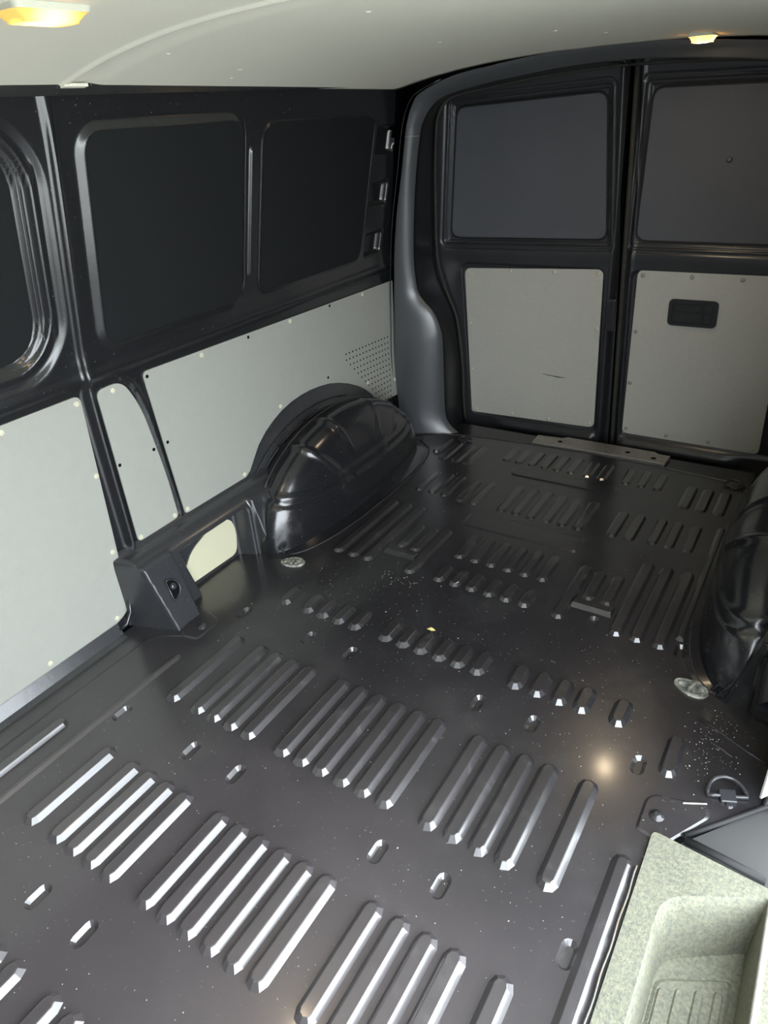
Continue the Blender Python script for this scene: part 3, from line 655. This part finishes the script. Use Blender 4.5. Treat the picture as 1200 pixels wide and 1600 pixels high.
b = MB(); b.prism([dpt(.224, .588, .002), dpt(.324, .588, .002), dpt(.324, .616, .002), dpt(.224, .616, .002)], (0, -1, 0), 0, .004); b.obj('grip', M_plastic, hd, bevel=.0015)
b = MB(); b.prism([dpt(.336, .550, .002), dpt(.364, .550, .002), dpt(.364, .582, .002), dpt(.336, .582, .002)], (0, -1, 0), 0, .003); b.prism([dpt(.336, .588, .002), dpt(.364, .588, .002), dpt(.364, .618, .002), dpt(.336, .618, .002)], (0, -1, 0), 0, .002); b.obj('lock_lever', M_plastic, hd, bevel=.001)
b = MB(); b.prism([dpt(.328, .546, .002), dpt(.333, .546, .002), dpt(.333, .622, .002), dpt(.328, .622, .002)], (0, -1, 0), 0, .004); b.obj('divider', M_plastic, hd)
# latch on the left door's edge
la = thing('door_latch', (-.018, dy(.55), .55), 'black box latch on the meeting edge of the left rear door', 'latch')
b = MB(); b.prism([dpt(-.037, .484, -.004), dpt(.000, .484, -.004), dpt(.002, .618, -.004), dpt(-.034, .618, -.004)], (0, -1, 0), 0, .010); b.obj('latch_case', M_ring, la, bevel=.004)
b = MB(); b.prism([dpt(-.028, .500, .006), dpt(-.010, .500, .006), dpt(-.008, .604, .006), dpt(-.026, .604, .006)], (0, -1, 0), 0, .002); b.obj('latch_plate', M_plastic, la)
# weather strip in the gap
b = MB(); b.tube([(.012, dy(z) + .045, z) for z in np.linspace(-.1, 1.42, 20)], .010, 8); o = b.obj('weather_strip', M_wstrip, d2, True)
# dents
for (x, z) in ((.343, 1.114),):
    b = MB(); b.lathe((x, dy(z) + .0180, z), ax, [(.010, -.001), (.006, .002), (.002, .003)], 14); b.obj('dent', M_blank, d2, True)
# rear sill with threshold plate
b = MB(); b.add([(-.90, 2.55, -.014), (.90, 2.55, -.014), (.90, 2.84, -.014), (-.90, 2.84, -.014), (.90, 2.87, -.06), (-.90, 2.87, -.06), (.90, 3.05, -.08), (-.90, 3.05, -.08)], [(0, 1, 2, 3), (3, 2, 4, 5), (5, 4, 6, 7)])
o = b.obj('trim_1', M_black); o['kind'] = 'structure'
th = thing('threshold_plate', (.01, 2.77, 0), 'scuffed bare metal threshold plate on the floor before the rear doors', 'plate')
PT = [(-.272, 2.736), (0, 2.752), (.297, 2.752), (.302, 2.835), (.255, 2.835), (.235, 2.850), (-.145, 2.850), (-.165, 2.832), (-.276, 2.822)]
b = MB(); b.prism([(x, y, -.012) for x, y in PT], (0, 0, 1), 0, .014); b.obj('plate', M_steel, th, bevel=.002)
for x, y in ((-.160, 2.79), (.135, 2.80), (.245, 2.785)):
    b = MB(); b.lathe((x, y, .002), (0, 0, 1), [(.011, 0), (.009, .001), (.006, .0012)], 12); b.obj('bolt_hole', M_hole, th)

# ------------------------------------------------------------------ LASHING RINGS, BOLTS, CAPS
def dring(cx, cy, cz, U, Wv, w, h, rt, n=20):
    """D outline in plane (U, W): straight side along U at W=0"""
    U = Vector(U); Wv = Vector(Wv); c = Vector((cx, cy, cz))
    P = [(-w + 2 * w * i / 5, 0) for i in range(1, 5)] + [(w * math.cos(a), h * math.sin(a)) for a in [math.pi * i / n for i in range(n + 1)]]
    b = MB(); b.tube([c + U * a + Wv * q for a, q in P], rt, 8, True); return b
def lash(name, c, U, Wv, w, h, label, plate=True, rt=.0035):
    t = thing(name, c, label, 'ring', 'lashing rings'); cx, cy, cz = c
    U = Vector(U).normalized(); Wv = Vector(Wv).normalized()
    dring(cx, cy, cz + .006, U, Wv, w, h, rt).obj('ring', M_ring, t, True)
    n = U.cross(Wv).normalized()
    if n.z < 0: n = -n
    b = MB(); cc = Vector(c); b.prism([cc + U * a + Wv * q for a, q in ((-w * .42, -.014), (w * .42, -.014), (w * .42, .016), (-w * .42, .016))], n, .001, .011); b.obj('clip', M_ring, t, bevel=.003)
    b = MB(); b.lathe(cc - Wv * .020, n, [(.010, 0), (.010, .004), (.007, .008), (.003, .009)], 12); b.obj('bolt', M_ring, t, True)
    return t
lash('lashing_ring', (-.552, 2.622, .0), (1, .12, 0), (-.1, 1, .25), .032, .030, 'black lashing ring at the foot of the left rear pillar')
lash('lashing_ring', (.575, 2.650, .0), (1, -.05, 0), (0, 1, .35), .034, .036, 'black lashing ring on the floor by the right rear pillar')
lash('lashing_ring', (.790, 1.190, .0), (.92, .40, 0), (-.35, .92, .25), .040, .044, 'black lashing ring in the right floor corner beside the doorway step', rt=.0048)
# ring folded against the left buttress
t = thing('lashing_ring', (-.765, 1.070, .115), 'black lashing ring recessed in the left buttress face below the narrow panel', 'ring', 'lashing rings')
nb = Vector((.956, 0, .293)); ub = Vector((-.293, 0, .956)); vb = Vector((0, 1, 0)); c0 = Vector((-.886 + .098 + .066 * (.215 - .125) / .215 + .002, 1.068, .125))
b = MB(); P = [(-.016, .032)] + [(-.016 + .038 * math.sin(a), .034 * math.cos(a) - .004) for a in [math.pi * i / 16 for i in range(17)]] + [(-.016, -.036)]
b.tube([c0 + vb * a + ub * q + nb * .002 for a, q in P], .0028, 8, True); b.obj('ring', M_ring, t, True)
b = MB(); b.prism([c0 + vb * a * .86 + ub * q * .86 for a, q in P], nb, .0002, .0012); b.obj('pocket', M_hole, t)
b = MB(); b.lathe(c0 + nb * .001 + ub * .004, nb, [(.012, 0), (.012, .004), (.008, .009), (.003, .010)], 12); b.obj('bolt', M_ring, t, True)
# bolted bracket plates at the doorway corners
def bolt_plate(s, label):
    t = thing('bolt_plate', (s * .685, 1.075, 0), label, 'plate', 'bolted corner plates')
    P = round_poly([(.640, 1.020), (.700, 1.008), (.768, 1.120), (.762, 1.150), (.640, 1.122)], [.01, .02, .01, .01, .03], 5)
    Q = [(.695 + (x - .695) * .90, 1.08 + (y - 1.08) * .90) for x, y in P]; k = len(P); b = MB()
    b.add([(s * x, y, .0005) for x, y in P] + [(s * x, y, .0035) for x, y in Q], [[i, (i + 1) % k, k + (i + 1) % k, k + i] for i in range(k)] + [[k + i for i in range(k)]]); b.obj('plate', M_floor, t)
    b = MB(); b.lathe((s * .672, 1.070, .0035), (0, 0, 1), [(.016, 0), (.015, .002), (.009, .003), (.008, .007), (.004, .008)], 18); b.obj('bolt', M_ring, t, True)
    return t
bolt_plate(1, 'black bolted corner plate beside the dusty grey doorway step')
bolt_plate(-1, 'black bolted corner plate at the foot of the left buttress')
b = MB(); b.tube([(.712, 1.128, .004), (.756, 1.150, .004)], .0022, 6); o = b.obj('hinge_pin', M_steel); o.parent = floor
def cap(s, x, y, label, rz):
    t = thing('anchor_cap', (x, y, 0), label, 'cap', 'floor anchor caps')
    P = [(.044 * math.cos(a), .028 * math.sin(a) * (1 + .15 * math.cos(a))) for a in [2 * math.pi * i / 28 for i in range(28)]]
    cr, sr = math.cos(rz), math.sin(rz); tr_ = lambda p, f=1: (x + f * (cr * p[0] - sr * p[1]), y + f * (sr * p[0] + cr * p[1]))
    k = 28; b = MB(); V = [(*tr_(p), .0005) for p in P] + [(*tr_(p, .95), .006) for p in P] + [(*tr_(p, .80), .0065) for p in P] + [(*tr_(p, .76), .0035) for p in P]
    b.add(V, [[q * k + i, q * k + (i + 1) % k, (q + 1) * k + (i + 1) % k, (q + 1) * k + i] for q in range(3) for i in range(k)] + [[3 * k + i for i in range(k)]]); b.obj('rim', M_dirty, t)
    b = MB(); b.prism([(*tr_(p), .004) for p in ((-.004, -.017), (.002, -.019), (.006, .019), (.0, .019))], (0, 0, 1), 0, .007); b.obj('bar', M_dirty, t, bevel=.001)
    b = MB(); b.lathe((*tr_((-.026, .0)), .003), (0, 0, 1), [(.007, 0), (.007, .004), (.003, .005)], 12); b.obj('bolt', M_dirty, t, True)
    b = MB(); b.prism([(*tr_(p), .004) for p in ((.010, -.013), (.024, -.008), (.027, .006), (.013, .014))], (0, 0, 1), 0, .004); b.obj('pad', M_dirty, t, bevel=.001)
cap(1, .655, 1.490, 'dirty grey oval anchor cap in front of the right wheel arch', -.25)
cap(-1, -.642, 1.478, 'dirty grey oval anchor cap at the front foot of the left wheel arch', .35)

# ------------------------------------------------------------------ SIDE DOORWAY STEP
st = thing('doorway_step', (.78, .5, 0), 'dusty grey-green moulded plastic step in the side doorway, ribbed tread below', 'step')
rimP = [(.720, -.55), (.892, -.55), (.892, .985), (.765, .925), (.728, .895), (.719, .855), (.721, .74)]
rim = round_poly([(.720, -.55), (.893, -.55), (.893, .990), (.722, .896)], [.02, .01, .01, .045], 7)
outl = round_poly([(.6725, -.60), (.925, -.60), (.925, 1.004), (.886, 1.008), (.674, 1.028)], [.01, .01, .01, .01, .014], 5)
pts = [Vector(p) for p in outl] + [Vector(p) for p in rim]; no = len(outl); nr = len(rim)
ed = [(i, (i + 1) % no) for i in range(no)] + [(no + i, no + (i + 1) % nr) for i in range(nr)]
vo, eo, fo, *_ = delaunay_2d_cdt(pts, ed, [], 0, 1e-7)
fs = [list(f) for f in fo if inpoly(sum(vo[i][0] for i in f) / 3, sum(vo[i][1] for i in f) / 3, outl) and not inpoly(sum(vo[i][0] for i in f) / 3, sum(vo[i][1] for i in f) / 3, rim)]
nb_ = len(vo); V = [(v[0], v[1], .009) for v in vo] + [(v[0], v[1], -.012) for v in vo[:no]]
fs += [[i, nb_ + i, nb_ + (i + 1) % no, (i + 1) % no] for i in range(no)]
b = MB(); b.add(V, fs); b.obj('step_cover', M_tread, st)
# tray: flared wall down to the tread
def shrink(P, dx0, dx1, dy1): 
    out = []
    for x, y in P:
        tx = (x - .72) / (.893 - .72); out.append((x + dx0 * (1 - tx) - dx1 * tx, y - dy1 if y > 0 else y + dy1))
    return out
levels = [(rim, .009)]; 
for t_, zz in ((.15, .004), (.4, -.02), (.7, -.07), (.9, -.105), (1.0, -.118)):
    levels.append((shrink(rim, .022 * t_, .010 * t_, .045 * t_), zz))
V = []; F = []
for lp, zz in levels: V += [(x, y, zz) for x, y in lp]
for q in range(len(levels) - 1):
    for i in range(nr): F.append([q * nr + i, q * nr + (i + 1) % nr, (q + 1) * nr + (i + 1) % nr, (q + 1) * nr + i])
F.append([(len(levels) - 1) * nr + i for i in range(nr)])
b = MB(); b.add(V, F); o = b.obj('tray', M_tread, st, True)
md = o.modifiers.new('e', 'EDGE_SPLIT'); md.split_angle = .9
# raised ribbed tread mat
MP = round_poly([(.748, -.45), (.868, -.45), (.871, .880), (.746, .815)], [.015, .015, .018, .018], 6)
MI = [(.808 + (x - .808) * .90, y - (.006 if y > 0 else -.006)) for x, y in MP]; k = len(MP)
b = MB(); b.add([(x, y, -.118) for x, y in MP] + [(x, y, -.1135) for x, y in MI], [[i, (i + 1) % k, k + (i + 1) % k, k + i] for i in range(k)] + [[k + i for i in range(k)]]); b.obj('tread_mat', M_tread, st)
for i, x in enumerate((.762, .790, .821, .852)):
    b = MB(); hl = .55; P = stadium(x, .800 + .015 * i - hl, hl, .0085, 6); Q = stadium(x, .800 + .015 * i - hl, hl - .003, .0050, 6); k = len(P)
    b.add([(a, c_, -.1137) for a, c_ in P] + [(a, c_, -.1095) for a, c_ in Q], [[i_, (i_ + 1) % k, k + (i_ + 1) % k, k + i_] for i_ in range(k)] + [[k + i_ for i_ in range(k)]]); b.obj('tread_rib', M_tread, st)
b = MB(); b.box(.893, .905, -.55, .985, -.10, .013); b.obj('outer_lip', M_steel, st, bevel=.003)
# chipped edge of the long bead against the step
b = MB(); P = [(.6665 + .001 * math.sin(y * 60), y, .0065 + .0008 * math.sin(y * 83)) for y in np.linspace(-.5, .935, 80)]; b.tube(P, .0020, 5); b.obj('chipped_edge', M_rust, floor, True)
# black rubber edge and grey sill behind the step
b = MB(); b.tube([(.735, 1.040, .004), (.80, 1.034, .004), (.885, 1.024, .004)], .009, 8); o = b.obj('rubber_edge', M_rubber, floor, True)
b = MB(); b.tube([(.732, 1.052, .002), (.795, 1.123, .003), (.862, 1.202, .003), (.90, 1.215, .01)], .006, 8); o = b.obj('sill_flange', M_rubber, floor, True)
b = MB(); b.add([(.72, 1.03, -.012), (.95, 1.01, -.012), (.95, 1.26, -.012), (.868, 1.215, -.012)], [(0, 1, 2, 3)])
o = b.obj('trim_2', M_matt); o['kind'] = 'structure'
# bead of sealer by the post foot
b = MB(); b.tube([(.862, 1.205, .004), (.868, 1.23, .02), (.872, 1.26, .03), (.874, 1.30, .05)], [.006, .009, .007, .010], 8); b.obj('post_sealer', M_seal, wr, True)
b = MB(); b.tube([(.690, 1.395, .001), (.74, 1.375, .0015), (.80, 1.345, .001), (.86, 1.32, .001)], .0028, 6); b.tube([(.70, 1.35, .001), (.78, 1.31, .001)], .0016, 6); b.obj('seam_sealer', M_seal, floor, True)

# outdoor paving beside the open door
b = MB(); b.box(1.0, 14, -8, 9, -.50, -.45); o = b.obj('pavement', M_ground); o['kind'] = 'structure'
